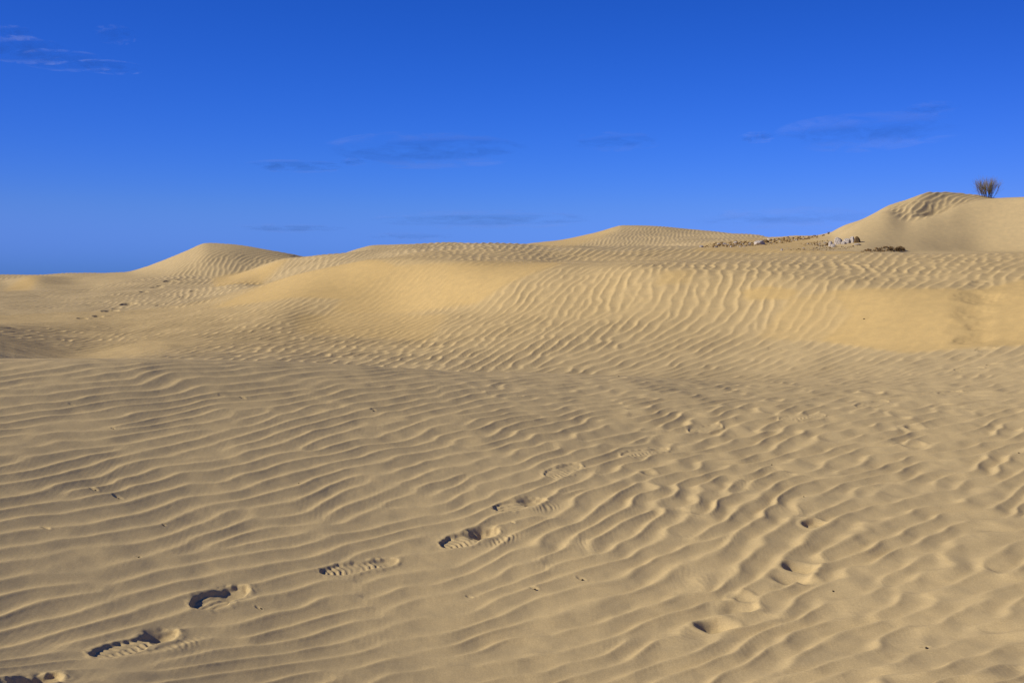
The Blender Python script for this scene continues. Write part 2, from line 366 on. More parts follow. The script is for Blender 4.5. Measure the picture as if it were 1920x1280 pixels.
smooth_far = uv_map([
    ([(395, 582), (400, 520), (470, 506), (545, 482), (520, 505), (490, 536), (440, 575)], 1.0),
    ([(300, 590), (340, 574), (400, 577), (400, 560), (330, 560), (260, 600)], 0.5),
    ([(5, 546), (50, 516), (76, 516), (57, 545)], 1.0),
    ([(985, 458), (1060, 445), (1164, 420), (1140, 440), (1080, 462), (1030, 464)], 0.7),
    ([(1555, 480), (1540, 440), (1640, 396), (1660, 386), (1688, 411), (1702, 415), (1734, 408), (1767, 398), (1792, 386), (1818, 378), (1850, 371), (1885, 366), (2080, 350), (2080, 480)], 1.0),
    ([(1300, 470), (1320, 456), (1560, 436), (1580, 472), (1400, 474)], 0.85)], 1.3)
amp_mid = 1 - uv_sample(smooth_mid, UU, VV)
amp_far = 1 - uv_sample(smooth_far, UU, VV)

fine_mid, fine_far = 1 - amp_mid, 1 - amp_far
def sstep(x, a, b):
    t = np.clip((x - a) / (b - a), 0, 1); return t * t * (3 - 2 * t)

Rg = R[:, None] + np.zeros((1, NA))
KI = RK[11][None, :]                       # hollow line between middle and far sand
wNM = sstep(Rg, 8.2, 9.4)                   # near ripples give way to the middle ones
wMF = sstep(Rg, KI - 0.2, KI + 1.2)
kink = (0.35 + 0.65 * sstep(np.arctan2(X, Y), -0.25, 0.2))
fn = GN.sample(fN, X + 0.011 * kink * GN.sample(GN.noise(0.40, rng), X, Y), Y + 0.011 * kink * GN.sample(GN.noise(0.34, rng), X, Y) + 0.024 * GN.sample(GN.noise(0.75, rng), X, Y))
fm = GM.sample(fM, X + 0.012 * GM.sample(GM.noise(0.5, rng), X, Y), Y + 0.012 * GM.sample(GM.noise(0.5, rng), X, Y)); ff = GF.sample(fF, X, Y)
patchy = und.sample(und.noise(1.3, rng), X, Y)
aN = 0.0044 * (1 - 0.38 * sstep(Rg, 6.6, 8.2)) * (1 + 0.85 * sstep(np.arctan2(X, Y), -0.1, 0.25)) * (1 + 0.12 * patchy)
# ripples on the far side of the near crest lie low
aM = (0.0068 * (1 + 0.15 * patchy))
# stronger combed ripples on the big middle slope
steep = sstep(UU, 880, 1080) * sstep(-Rg, -14.5, -10) 
lefty = sstep(-UU, -700, -450)
aM = aM * (0.62 + 0.14 * steep + 0.30 * lefty + 0.38 * sstep(UU, 450, 760) * (1 - sstep(Rg, 12.2, 14.5)) * (1 - steep * sstep(-VV, -640, -590))) * amp_mid
left_hollow = sstep(-UU, -520, -260)
aF = 0.0066 * (1 + 0.15 * patchy) * amp_far * (1 + 0.9 * sstep(UU, 1580, 1640)) * (1 - sstep(Rg, 44, 60))
H = (1 - wNM) * profile(fn) * aN + wNM * (1 - wMF) * profile(fm) * aM + wMF * profile(ff) * aF
near_soft = GN.sample(GN.noise(0.35, rng), X, Y) * 0.0012 + GN.sample(GN.noise(0.09, rng), X, Y) * 0.00025
H += (1 - wNM) * near_soft
H *= sstep(Rg, 1.0, 1.6)

# ------------------------------------------------------------------ footprints and tracks
rough = GN.noise(0.03, rng); rough2 = GN.noise(0.012 * 4, rng)
def window(cx, cy, rad):
    r = math.hypot(cx, cy); a = math.atan2(cx, cy); da = rad / r
    i0, i1 = np.searchsorted(R, r - rad), np.searchsorted(R, r + rad)
    j0, j1 = np.searchsorted(az, a - da), np.searchsorted(az, a + da)
    return slice(max(i0, 0), i1), slice(max(j0, 0), j1)

def boot(u1, v1, u2, v2, d_toe, d_heel, seed, width=0.105, tread=1.0, slump=0.0):
    """pressed boot sole: (u1,v1) toe end on the left, (u2,v2) heel end on the right; the heel digs a bowl"""
    p, q = hit(u1, v1), hit(u2, v2)
    c = (p + q) / 2; ax = Vector((q.x - p.x, q.y - p.y)); Ln = ax.length
    ax.normalize(); bx = Vector((-ax.y, ax.x)); hl = Ln / 2
    s1, s2 = window(c.x, c.y, Ln + 0.08)
    x = X[s1, s2] - c.x; y = Y[s1, s2] - c.y
    sm = x * ax.x + y * ax.y; t0 = x * bx.x + y * bx.y
    rg = GN.sample(rough, X[s1, s2], Y[s1, s2]); g = np.random.default_rng(seed)
    s = sm / hl; t = t0 + 0.0036 * rg
    wid = width / 2 * (0.84 + 0.20 * np.exp(-((s + 0.45) / 0.4) ** 2) - 0.12 * np.exp(-((s - 0.2) / 0.22) ** 2))
    e = np.sqrt(np.clip(1 - np.abs(s) ** 3.0, 0, 1)) * wid + 1e-4
    inside = sstep(e - np.abs(t), -0.005, 0.014) * (np.abs(s) < 1)
    # heel bowl
    hr = width * 0.60; hs = (sm - (hl - hr * 0.95)) / (hr * 1.08); ht = (t0 - 0.010) / (hr * 0.92)
    hq = np.sqrt(hs ** 2 + ht ** 2) + 0.05 * rg
    bowl = 1 - sstep(hq, 0.05, 1.06); d_heel = d_heel * 0.54
    sole = 0.62 * d_toe * (1.15 - 0.3 * sstep(s, -1, 0.2)) * inside * (1 - 0.6 * bowl)
    ph = g.uniform(0, 6)
    if seed % 3 == 0:
        lug = np.sin(t * 2 * math.pi / 0.030 + 1.2 * np.sin(s * 3.0) + ph)
    else:
        lug = np.sin(sm * 2 * math.pi / 0.026 + np.abs(t) * 90 + ph)
    lug = np.tanh(2 * (lug + 0.5 * GN.sample(rough, X[s1, s2] * .7 + .3, Y[s1, s2] * .7))) * 0.0021 * np.clip(0.55 + 0.6 * GN.sample(rough, X[s1, s2] * .25, Y[s1, s2] * .25), 0, 1.2)
    rim_d = np.hypot(np.maximum(np.abs(s) - 0.95, 0) * hl, np.maximum(np.abs(t) - e, 0))
    rim = 0.0018 * np.exp(-((rim_d - 0.014) / 0.014) ** 2) * (1 - inside) * (1 + 0.7 * rg) * (1 - bowl)
    heelrim = 0.05 * d_heel * np.exp(-((hq - 1.16) / 0.18) ** 2)
    flat = sstep(e - np.abs(t0), -0.028, 0.006) * (1 - sstep(np.abs(s), 1.0, 1.12)); inside = inside * (1 - sstep(np.abs(s), .93, 1.0))
    H[s1, s2] = H[s1, s2] * (1 - 0.85 * np.maximum(flat, bowl)) - sole - d_heel * bowl + lug * tread * inside * (1 - sstep(bowl, .1, .5)) + rim + heelrim + 0.0008 * rg * inside * (1 - bowl)
    if slump > 0:      # fan of dragged cracks on the near side of the heel
        ss = s - 0.62; tt = (t + width * 0.85)
        fan = np.exp(-(ss / 0.42) ** 2 - (tt / 0.030) ** 2)
        H[s1, s2] += fan * slump * (0.0022 * np.sin((sm * 1.0 + t * 0.8 + 6 * t * t) * 2 * math.pi / 0.026 + 1.8 * GN.sample(rough, X[s1, s2] * .4, Y[s1, s2] * .4)) + 0.0012 * rg - 0.003)

def pit(u, v, a, b, dep, rot=0.0, rimh=0.2, sharp=2.0):
    c = hit(u, v)
    s1, s2 = window(c.x, c.y, max(a, b) * 2.2)
    x = X[s1, s2] - c.x; y = Y[s1, s2] - c.y
    cr, sr = math.cos(rot), math.sin(rot)
    s = (x * cr + y * sr) / a; t = (-x * sr + y * cr) / b
    q = np.sqrt(s * s + t * t) + 0.06 * GN.sample(rough, X[s1, s2] * .5, Y[s1, s2] * .5)
    w = 1 - sstep(q, 0.55 if sharp > 2 else 0.25, 1.05)
    H[s1, s2] = H[s1, s2] * (1 - 0.8 * w) - dep * w + dep * rimh * np.exp(-((q - 1.15) / 0.22) ** 2)

boot(-62, 1300, 108, 1262, .018, .055, 1, tread=.6, width=.13)
boot(172, 1229, 330, 1181, .015, .046, 2, slump=.4, width=.115)
boot(362, 1139, 462, 1098, .024, .036, 3, width=.125)
boot(600, 1073, 746, 1049, .012, .020, 4, width=.095)
boot(828, 1024, 932, 990, .020, .066, 5, slump=1.0, width=.135)
boot(928, 955, 1020, 934, .013, .040, 6, slump=.8, width=.125)
boot(1026, 893, 1086, 869, .009, .016, 7, width=.13, tread=.8)
boot(1165, 853, 1252, 840, .008, .020, 8, width=.11, tread=.8)
boot(1293, 809, 1352, 796, .009, .010, 9, width=.13)
boot(1461, 785, 1547, 777, .009, .011, 10, width=.12)
boot(1607, 762, 1664, 751, .009, .009, 12, width=.12)
boot(1764, 739, 1802, 733, .008, .008, 15, width=.13)
boot(1790, 694, 1845, 688, .007, .009, 13, width=.14)
boot(1850, 685, 1886, 681, .008, .008, 14, width=.12)
boot(1828, 656, 1872, 652, .015, .024, 16, width=.15, tread=.3)
pit(1500, 1062, .085, .050, .030, -.35, .10); pit(1490, 1085, .095, .050, .020, -.35, .12)
pit(1343, 1172, .085, .060, .030, -.3, .10); pit(1385, 1140, .080, .060, .018, -.2, .12); pit(1390, 1118, .05, .05, .012)
pit(1528, 980, .060, .045, .022, .1, .2, 3); pit(1708, 832, .09, .06, .018, .1, .2); pit(1712, 800, .07, .06, .016)
pit(1215, 885, .05, .05, .008)
# short gouges left by blown twigs and beetles
for (u, v, s_) in [(170, 916, 1.2), (216, 930, 1.2), (80, 990, 1.), (130, 757, 1.), (695, 768, 1.), (690, 716, .8), (970, 742, 1.3), (450, 745, 1.2), (410, 741, 1.), (1405, 764, 1.2), (1730, 1210, .8), (1085, 1083, 1.), (995, 1102, 1.), (480, 1138, .8), (255, 1042, .7), (303, 985, .5), (207, 803, .8), (1490, 905, .8), (1500, 930, .8), (1440, 868, .8), (1905, 850, 1.), (1155, 704, 1.2), (1465, 655, 1.6), (1440, 652, 1.6), (1600, 700, 1.2), (875, 1118, .8), (955, 980, .8)]:
    pit(u + 5, v, .024 * s_, .010 * s_, .006 * s_, -.5 + .4 * random.random(), .12)
# someone slid down the big slope on the right
for (u, v, a, b, d) in [(1860, 510, .16, .08, .025), (1838, 524, .10, .06, .03), (1838, 552, .24, .22, .035), (1826, 580, .22, .16, .022), (1838, 604, .18, .10, .02), (1828, 632, .24, .12, .028), (1798, 636, .06, .04, .015), (1815, 697, .16, .08, .010), (1875, 489, .14, .06, .02), (1806, 492, .08, .05, .015)]:
    pit(u, v, a, b, d * .75, .2, .08)
# old steps climbing the far left slope
for (u, v) in [(155, 597), (184, 593), (207, 583), (218, 578), (241, 570), (270, 547), (294, 539), (301, 536), (319, 527), (341, 524), (352, 524), (365, 545), (345, 556), (298, 572)]:
    big = 1.5 if u in (294, 319, 241, 207) else 0.9
    pit(u, v, .105 * big, .10 * big, .050 * big, 0, .06, 3)
# the slide track: the sand has slumped away to the right of a soft edge running down the slope
tk = [hit(*q) for q in ((1862, 512), (1838, 540), (1824, 575), (1830, 610), (1838, 645))]
tr_ = np.array([math.hypot(q.x, q.y) for q in tk])[::-1]; tx_ = np.array([q.x for q in tk])[::-1]
o_ = np.argsort(tr_); cx_ = np.interp(R, tr_[o_], tx_[o_])[:, None]
tt = X - cx_ + 0.022 * GM.sample(GM.noise(0.35, rng), X, Y)
H -= 0.034 * sstep(tt, -0.26, 0.08) * (1 - sstep(tt, 0.08, 0.85)) * (sstep(R, 9.7, 10.1) * (1 - sstep(R, 11.6, 12.6)))[:, None]
Z = Z + H
GOLD_TINT = np.where(Rg > RK[11][None, :], fine_far, fine_mid) * (1 - 1.0 * sstep(UU, 1500, 1560) * (Rg > 19))  # no gold on the right dune face: its grey grazing light put into colour
GOLD_TINT = np.clip(GOLD_TINT + 0.35 * sstep(Rg, 9.5, 12) * (Rg < 19) , 0, 1)

# ------------------------------------------------------------------ materials
def new_mat(name):
    m = bpy.data.materials.new(name); m.use_nodes = True
    t = m.node_tree; b = t.nodes['Principled BSDF']
    b.inputs['Specular IOR Level'].default_value = 0.15
    return m, t, b
def sand_material():
    m, t, b = new_mat('sand')
    b.inputs['Roughness'].default_value = 0.95
    b.inputs['Specular IOR Level'].default_value = 0.05
    geo = t.nodes.new('ShaderNodeNewGeometry')
    def noise(scale, det=3, rough=0.6):
        n = t.nodes.new('ShaderNodeTexNoise'); n.inputs['Scale'].default_value = scale; n.inputs['Detail'].default_value = det
        n.inputs['Roughness'].default_value = rough
        t.links.new(geo.outputs['Position'], n.inputs['Vector']); return n
    big = noise(0.35, 4); mid = noise(9.0, 3); grain = noise(190.0, 4, 0.8)
    r1 = t.nodes.new('ShaderNodeValToRGB'); r1.color_ramp.elements[0].position = .3; r1.color_ramp.elements[1].position = .7
    r1.color_ramp.elements[0].color = SAND_A; r1.color_ramp.elements[1].color = SAND_B
    t.links.new(big.outputs['Fac'], r1.inputs[0])
    r2 = t.nodes.new('ShaderNodeValToRGB'); r2.color_ramp.elements[0].position = .25; r2.color_ramp.elements[1].position = .75
    r2.color_ramp.elements[0].color = (.90, .91, .93, 1); r2.color_ramp.elements[1].color = (1.07, 1.06, 1.03, 1)
    t.links.new(mid.outputs['Fac'], r2.inputs[0])
    r3 = t.nodes.new('ShaderNodeValToRGB'); r3.color_ramp.elements[0].position = .3; r3.color_ramp.elements[1].position = .7
    r3.color_ramp.elements[0].color = (.80, .79, .78, 1); r3.color_ramp.elements[1].color = (1.14, 1.14, 1.13, 1)
    t.links.new(grain.outputs['Fac'], r3.inputs[0])
    def mul(a, c):
        x = t.nodes.new('ShaderNodeMix'); x.data_type = 'RGBA'; x.blend_type = 'MULTIPLY'; x.inputs[0].default_value = 1
        t.links.new(a, x.inputs[6]); t.links.new(c, x.inputs[7]); return x.outputs[2]
    # fine golden sand gathers on the slip faces, coarser greyish sand on ripples; right dune's grey light is painted in
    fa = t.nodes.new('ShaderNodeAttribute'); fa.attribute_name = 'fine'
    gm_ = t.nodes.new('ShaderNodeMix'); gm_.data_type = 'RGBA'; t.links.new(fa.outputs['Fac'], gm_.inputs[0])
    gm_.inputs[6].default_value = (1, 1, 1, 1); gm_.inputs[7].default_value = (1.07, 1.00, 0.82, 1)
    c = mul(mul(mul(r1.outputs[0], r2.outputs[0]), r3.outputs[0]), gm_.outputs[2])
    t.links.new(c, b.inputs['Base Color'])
    bp = t.nodes.new('ShaderNodeBump'); bp.inputs['Strength'].default_value = 0.35; bp.inputs['Distance'].default_value = 0.0012
    n2 = noise(260.0, 2, 0.7)
    t.links.new(n2.outputs['Fac'], bp.inputs['Height']); t.links.new(bp.outputs[0], b.inputs['Normal'])
    return m
SAND_A = (0.485, 0.358, 0.166, 1); SAND_B = (0.535, 0.396, 0.185, 1)
M_SAND = sand_material()

def simple_mat(name, c1, c2, scale=6, rough=.9, bump=0.0):
    m, t, b = new_mat(name)
    b.inputs['Roughness'].default_value = rough
    tc = t.nodes.new('ShaderNodeTexCoord')
    n = t.nodes.new('ShaderNodeTexNoise'); n.inputs['Scale'].default_value = scale; n.inputs['Detail'].default_value = 5
    t.links.new(tc.outputs['Object'], n.inputs['Vector'])
    r = t.nodes.new('ShaderNodeValToRGB'); r.color_ramp.elements[0].position = .35; r.color_ramp.elements[1].position = .65
    r.color_ramp.elements[0].color = (*c1, 1); r.color_ramp.elements[1].color = (*c2, 1)
    t.links.new(n.outputs['Fac'], r.inputs[0]); t.links.new(r.outputs[0], b.inputs['Base Color'])
    if bump:
        bp = t.nodes.new('ShaderNodeBump'); bp.inputs['Distance'].default_value = bump
        t.links.new(n.outputs['Fac'], bp.inputs['Height']); t.links.new(bp.outputs[0], b.inputs['Normal'])
    return m
M_LIME = simple_mat('limestone', (.40, .34, .25), (.60, .52, .41), 7, bump=.02)
M_BROWN = simple_mat('brown_stone', (.10, .060, .022), (.22, .140, .055), 9, bump=.02)
M_CLOD = simple_mat('clod', (.12, .068, .022), (.25, .155, .06), 5, bump=.01)
M_BARK = simple_mat('bark', (.045, .032, .020), (.085, .062, .040), 20)
M_TWIG = simple_mat('twig', (.11, .085, .042), (.19, .15, .080), 10)
M_DRY = simple_mat('dry_plant', (.075, .045, .018), (.16, .10, .040), 12)
M_DARK = simple_mat('dark_bit', (.02, .015, .01), (.07, .05, .03), 30)

# ------------------------------------------------------------------ sand meshes: one per dune body, all cut from one surface
def tag(o, label=None, cat=None, group=None, kind=None):
    if label: o['label'] = label
    if cat: o['category'] = cat
    if group: o['group'] = group
    if kind: o['kind'] = kind
    return o
def grid_mesh(name, mask, label):
    """mask: quads (NR-1, NA-1)"""
    qi, qj = np.nonzero(mask)
    v00 = qi * NA + qj
    quads = np.stack([v00, v00 + 1, v00 + NA + 1, v00 + NA], 1)      # normal up
    used = np.zeros(NR * NA, bool); used[quads.ravel()] = True
    remap = np.cumsum(used) - 1
    co = np.stack([X.ravel()[used], Y.ravel()[used], Z.ravel()[used]], 1).astype(np.float32)
    quads = remap[quads].astype(np.int32)
    me = bpy.data.meshes.new(name)
    me.vertices.add(len(co)); me.vertices.foreach_set('co', co.ravel())
    me.loops.add(quads.size); me.loops.foreach_set('vertex_index', np.ascontiguousarray(quads).ravel())
    at = me.attributes.new('fine', 'FLOAT', 'POINT'); at.data.foreach_set('value', GOLD_TINT.ravel()[used].astype(np.float32))
    me.polygons.add(len(quads))
    me.polygons.foreach_set('loop_start', np.arange(0, quads.size, 4, dtype=np.int32))
    me.polygons.foreach_set('use_smooth', np.ones(len(quads), bool))
    me.update(calc_edges=True)
    me.materials.append(M_SAND)
    o = bpy.data.objects.new(name, me); COL.objects.link(o)
    return tag(o, label=label, kind='structure')
rm = R[:-1, None] + np.zeros((1, NA - 1)); am = az[None, :-1] + np.zeros((NR - 1, 1))
a_of = lambda u: float(pix_ray(u, 500)[0])
zone = np.zeros(rm.shape, int)
zone[rm >= RK[7][None, :-1]] = 1
zone[rm >= RK[11][None, :-1]] = 2
farm = rm >= RK[13][None, :-1]
zone[farm & (am < a_of(600))] = 3
zone[farm & (am >= a_of(600)) & (am < a_of(1300))] = 4
zone[farm & (am >= a_of(1300)) & (am < a_of(1545))] = 5
zone[farm & (am >= a_of(1545))] = 6
zone[rm > 60] = 7
for k, (nme, lab) in enumerate([
    ('sand_ground', 'rippled foreground sand crossed by boot prints'),
    ('dune', 'big middle dune with combed ripples and a smooth sunlit slope'),
    ('dune', 'low rippled dune crest behind the big middle dune'),
    ('dune', 'pointed far dune on the left with curved ripples'),
    ('dune', 'broad far dune in the middle of the skyline'),
    ('ground', 'flat stony sand between the far dunes'),
    ('dune', 'tall smooth dune on the right under the shrub'),
    ('ground', 'sand plain beyond the dunes')]):
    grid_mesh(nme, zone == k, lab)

# ------------------------------------------------------------------ stones
def link(name, me, parent=None, loc=(0, 0, 0)):
    o = bpy.data.objects.new(name, me); COL.objects.link(o); o.location = loc
    if parent: o.parent = parent
    return o
def rock_mesh(name, seed, mat, cuts=9, sub=3, flat=1.0):
    g = random.Random(seed)
    bm = bmesh.new(); bmesh.ops.create_icosphere(bm, subdivisions=sub, radius=1)
    for _ in range(cuts):
        n = Vector((g.gauss(0, 1), g.gauss(0, 1), g.gauss(0, .8))).normalized(); d = g.uniform(.55, .85)
        for v in bm.verts:
            k = v.co.dot(n) - d
            if k > 0: v.co -= n * k * .93
    from mathutils import noise as mn
    for v in bm.verts:
        v.co += v.normal * .05 * mn.noise(v.co * 3 + Vector((seed, 0, 0)))
        v.co.z *= flat
    me = bpy.data.meshes.new(name); bm.to_mesh(me); bm.free()
    me.materials.append(mat)
    return me
def px(n, p): return n * math.hypot(p.x, p.y) / F_PX
boulders = [
 (1556.5, 461.5, 10, 10, 1, M_LIME, 'small pale limestone boulder at the left front corner of the boulder pile'),
 (1562, 463, 8, 6, 2, M_LIME, 'smallest pale boulder lying lowest in front of the boulder pile'),
 (1571.5, 457.5, 16, 14, 3, M_LIME, 'tallest pale limestone boulder near the middle of the boulder pile'),
 (1581, 458, 8, 6, 4, M_LIME, 'low pale stone tucked between the two tall boulders'),
 (1588, 456, 13, 12, 5, M_LIME, 'pale grey boulder with a dark cleft on its right side'),
 (1598, 454.5, 12, 12, 6, M_LIME, 'pale boulder touching the brown rock at the right of the pile'),
 (1607.5, 454.5, 13, 12, 7, M_BROWN, 'rust brown boulder at the right end of the boulder pile'),
 (1551, 460, 7, 5, 12, M_BROWN, 'low brown stone at the left edge of the boulder pile'),
 (1424, 458.5, 22, 10, 8, M_LIME, 'long low white rock alone in the gravel strip'),
 (1436, 455, 9, 6, 9, M_BROWN, 'dark brown stone against the long low white rock'),
 (1315, 463.5, 8, 4, 10, M_LIME, 'small white stone at the left tip of the gravel strip'),
 (1465.5, 469.5, 6, 4, 11, M_LIME, 'small white stone on the front edge of the stony flat'),
 (1607, 459, 13, 2.5, 13, M_LIME, 'thin flat slab lying in front of the brown boulder'),
]
for (u, v, w, h, sd_, mat, lab) in boulders:
    p = hit(u, v); W = px(w, p); Hh = px(h, p)
    o = link('boulder', rock_mesh('boulder', sd_, mat, cuts=11), None, p)
    o.scale = (W * .56, W * .5, Hh * .78); o.rotation_euler = (0, 0, sd_ * 1.3)
    o.location.z += Hh * .14
    tag(o, lab, 'boulder')
protos = [rock_mesh('stone', 40 + i, M_CLOD if i % 4 else M_LIME, cuts=6, sub=2) for i in range(8)]
def in_poly(pts, u, v):
    c = False; n = len(pts)
    for i in range(n):
        x1, y1 = pts[i]; x2, y2 = pts[(i + 1) % n]
        if (y1 > v) != (y2 > v) and u < (x2 - x1) * (v - y1) / (y2 - y1) + x1: c = not c
    return c
def scatter(pts, n, g):
    us = [p[0] for p in pts]; vs = [p[1] for p in pts]; k = 0
    while k < n:
        u, v = g.uniform(min(us), max(us)), g.uniform(min(vs), max(vs))
        if in_poly(pts, u, v): k += 1; yield u, v
g = random.Random(77)
P1 = [(1316, 463), (1330, 458), (1350, 455), (1410, 452), (1455, 447.5), (1500, 443.5), (1548, 440.5), (1535, 445), (1500, 451), (1470, 456), (1440, 459), (1390, 463), (1340, 464)]
P2 = [(1500, 457), (1550, 450), (1562, 456), (1566, 464), (1508, 461)]
P3 = [(1460, 469), (1500, 466), (1560, 463), (1612, 461), (1590, 467), (1540, 470.5)]
P4 = [(1613, 471.5), (1640, 466), (1672, 462), (1693, 463), (1695, 472), (1640, 473)]
gravel_bm = bmesh.new()
for pts, n, s0, s1, nlab, grp in (
    (P1, 160, 2.8, 6.0, 'brown stone in the long gravel strip left of the boulder pile', 'stones of the long gravel strip'),
    (P2, 34, 2.0, 4.5, 'brown stone scattered just left of the boulder pile', 'stones beside the boulder pile'),
    (P3, 30, 1.8, 4.0, 'small stone scattered on the sand in front of the boulder pile', 'stones in front of the boulder pile'),
    (P4, 70, 2.5, 6.0, 'dark brown clod in the dense patch under the smooth right dune', 'clods in the patch under the right dune')):
    for (u, v) in scatter(pts, n, g):
        p = hit(u, v); s = px(g.uniform(s0, s1) * (0.8 + .5 * g.random() ** 3), p) * .5
        me = protos[g.randrange(8)] if pts is not P4 else protos[g.choice((1, 2, 3, 5, 6, 7))]
        o = link('stone', me, None, p)
        o.scale = (s * g.uniform(.9, 1.4), s * g.uniform(.8, 1.2), s * g.uniform(.55, .95)); o.rotation_euler = (g.uniform(-.3, .3), g.uniform(-.3, .3), g.uniform(0, 6.28))
        o.location.z += s * .2
        tag(o, nlab, 'stone', grp)
# fine grit between the stones
def grit(pts_list, n):
    bm = bmesh.new()
    for pts, cnt in pts_list:
        for (u, v) in scatter(pts, cnt, g):
            p = hit(u, v); s = px(g.uniform(.7, 1.9), p) * .5
            m4 = Matrix.Translation(p + Vector((0, 0, s * .3))) @ Matrix.Rotation(g.uniform(0, 6), 4, 'Z') @ Matrix.Diagonal((s * 1.2, s, s * .7, 1))
            bmesh.ops.create_icosphere(bm, subdivisions=1, radius=1, matrix=m4)
    me = bpy.data.meshes.new('gravel'); bm.to_mesh(me); bm.free(); me.materials.append(M_CLOD)
    tag(link('gravel', me), 'fine brown gravel between the stones on the stony flat', 'gravel', kind='stuff')
grit([(P1, 700), (P2, 160), (P3, 120), (P4, 220)], 0)
pm = rock_mesh('pebble', 90, M_DARK, cuts=6, sub=2)
for (u, v) in [(1737, 1213), (222, 932), (178, 917), (1160, 706), (700, 770), (1092, 1085), (1003, 1105), (489, 1139), (260, 1044), (306, 986), (212, 804), (1447, 870), (1507, 932), (1910, 852), (1562, 1107), (560, 905), (1330, 585), (1620, 598)]:
    p = hit(u, v); s = random.uniform(.0024, .0046) * (1.6 if v < 700 else 1)
    o = link('pebble', pm, None, p); o.scale = (s * 1.7, s, s * .8); o.rotation_euler = (0, 0, random.uniform(0, 6))
    o.location.z = p.z + 0.002
    tag(o, 'tiny dark bit of debris lying on the rippled sand', 'debris', 'tiny dark bits scattered on the sand')

# ------------------------------------------------------------------ plants
def tube(bm, pts, r0, r1, n=4):
    rings = []
    for i, p in enumerate(pts):
        d = (pts[min(i + 1, len(pts) - 1)] - pts[max(i - 1, 0)]).normalized()
        a = d.orthogonal().normalized(); b = d.cross(a)
        rr = r0 + (r1 - r0) * i / (len(pts) - 1)
        rings.append([bm.verts.new(p + (a * math.cos(2 * math.pi * k / n) + b * math.sin(2 * math.pi * k / n)) * rr) for k in range(n)])
    for i in range(len(rings) - 1):
        for k in range(n):
            bm.faces.new((rings[i][k], rings[i][(k + 1) % n], rings[i + 1][(k + 1) % n], rings[i + 1][k]))
def curve_pts(p, d, ln, g, bend=.25, n=6, up=.0):
    pts = [p.copy()]; d = d.normalized()
    for _ in range(n):
        d = (d + Vector((g.gauss(0, bend), g.gauss(0, bend), g.gauss(0, bend) + up))).normalized()
        p = p + d * ln / n; pts.append(p.copy())
    return pts
def shrub(u, v, wpx, hpx, nstem, ntw, lab, seed, name='shrub', mats=None, twig_r=.0022, spread=.55, foot=.18):
    g = random.Random(seed); p = hit(u, v); W = px(wpx, p) / 2; Hh = px(hpx, p)
    root = bpy.data.objects.new(name, None); COL.objects.link(root); root.location = p; root.empty_display_size = .1
    tag(root, lab, 'shrub')
    b1, b2 = bmesh.new(), bmesh.new()
    for i in range(nstem):
        a = g.uniform(0, 6.28); sp = g.uniform(.05, 1) * spread
        d = Vector((math.cos(a) * sp * 1.2, math.sin(a) * sp, 1))
        st = curve_pts(Vector((math.cos(a) * W * foot * sp / spread, math.sin(a) * W * foot * sp / spread, -.03)), d, Hh * g.uniform(.55, .85), g, .10, 6)
        tube(b1, st, twig_r * 2.6, twig_r * 1.1)
        for k in range(ntw):
            j = g.randrange(2, 7); q = st[min(j, len(st) - 1)]
            dd = (st[-1] - st[0]).normalized() + Vector((g.gauss(0, .40), g.gauss(0, .40), g.gauss(.15, .25)))
            tw = curve_pts(q, dd, Hh * g.uniform(.25, .50), g, .13, 4, up=.04)
            tube(b2, tw, twig_r, twig_r * .45, 3)
    for nm, bm, mt in (('stem', b1, (mats or (M_BARK, M_TWIG))[0]), ('twigs', b2, (mats or (M_BARK, M_TWIG))[1])):
        me = bpy.data.meshes.new(nm); bm.to_mesh(me); bm.free(); me.materials.append(mt)
        link(nm, me, root)
    return root
shrub(1853, 370.5, 46, 34, 28, 26, 'grey green broom shrub standing alone on top of the right dune', 21, twig_r=.0021, spread=.55, foot=.50)
shrub(1553.5, 438.5, 5, 6, 9, 7, 'tiny dark tuft on the skyline left of the smooth right dune', 22, name='tuft', twig_r=.004, spread=.35)
for k, (u, v, w, h) in enumerate([(1616, 472, 9, 4), (1683, 471, 14, 10), (1672, 470, 12, 9), (1650, 471, 12, 6), (1692, 470, 8, 8), (1640, 471, 9, 5)]):
    labs = ['leftmost dead brown plant under the right dune', 'tallest dead brown plant at the right end of the clod patch', 'dead brown plant just left of the tallest one in the clod patch', 'low dead brown plant in the middle of the clod patch', 'dead brown plant furthest right in the clod patch', 'low dead brown plant left of the middle of the clod patch']
    shrub(u, v, w, h, 12, 9, labs[k], 30 + k, name='dead_plant', mats=(M_DRY, M_DRY), twig_r=.005, spread=.9)
print('VERTS', NR, NA, NR * NA)

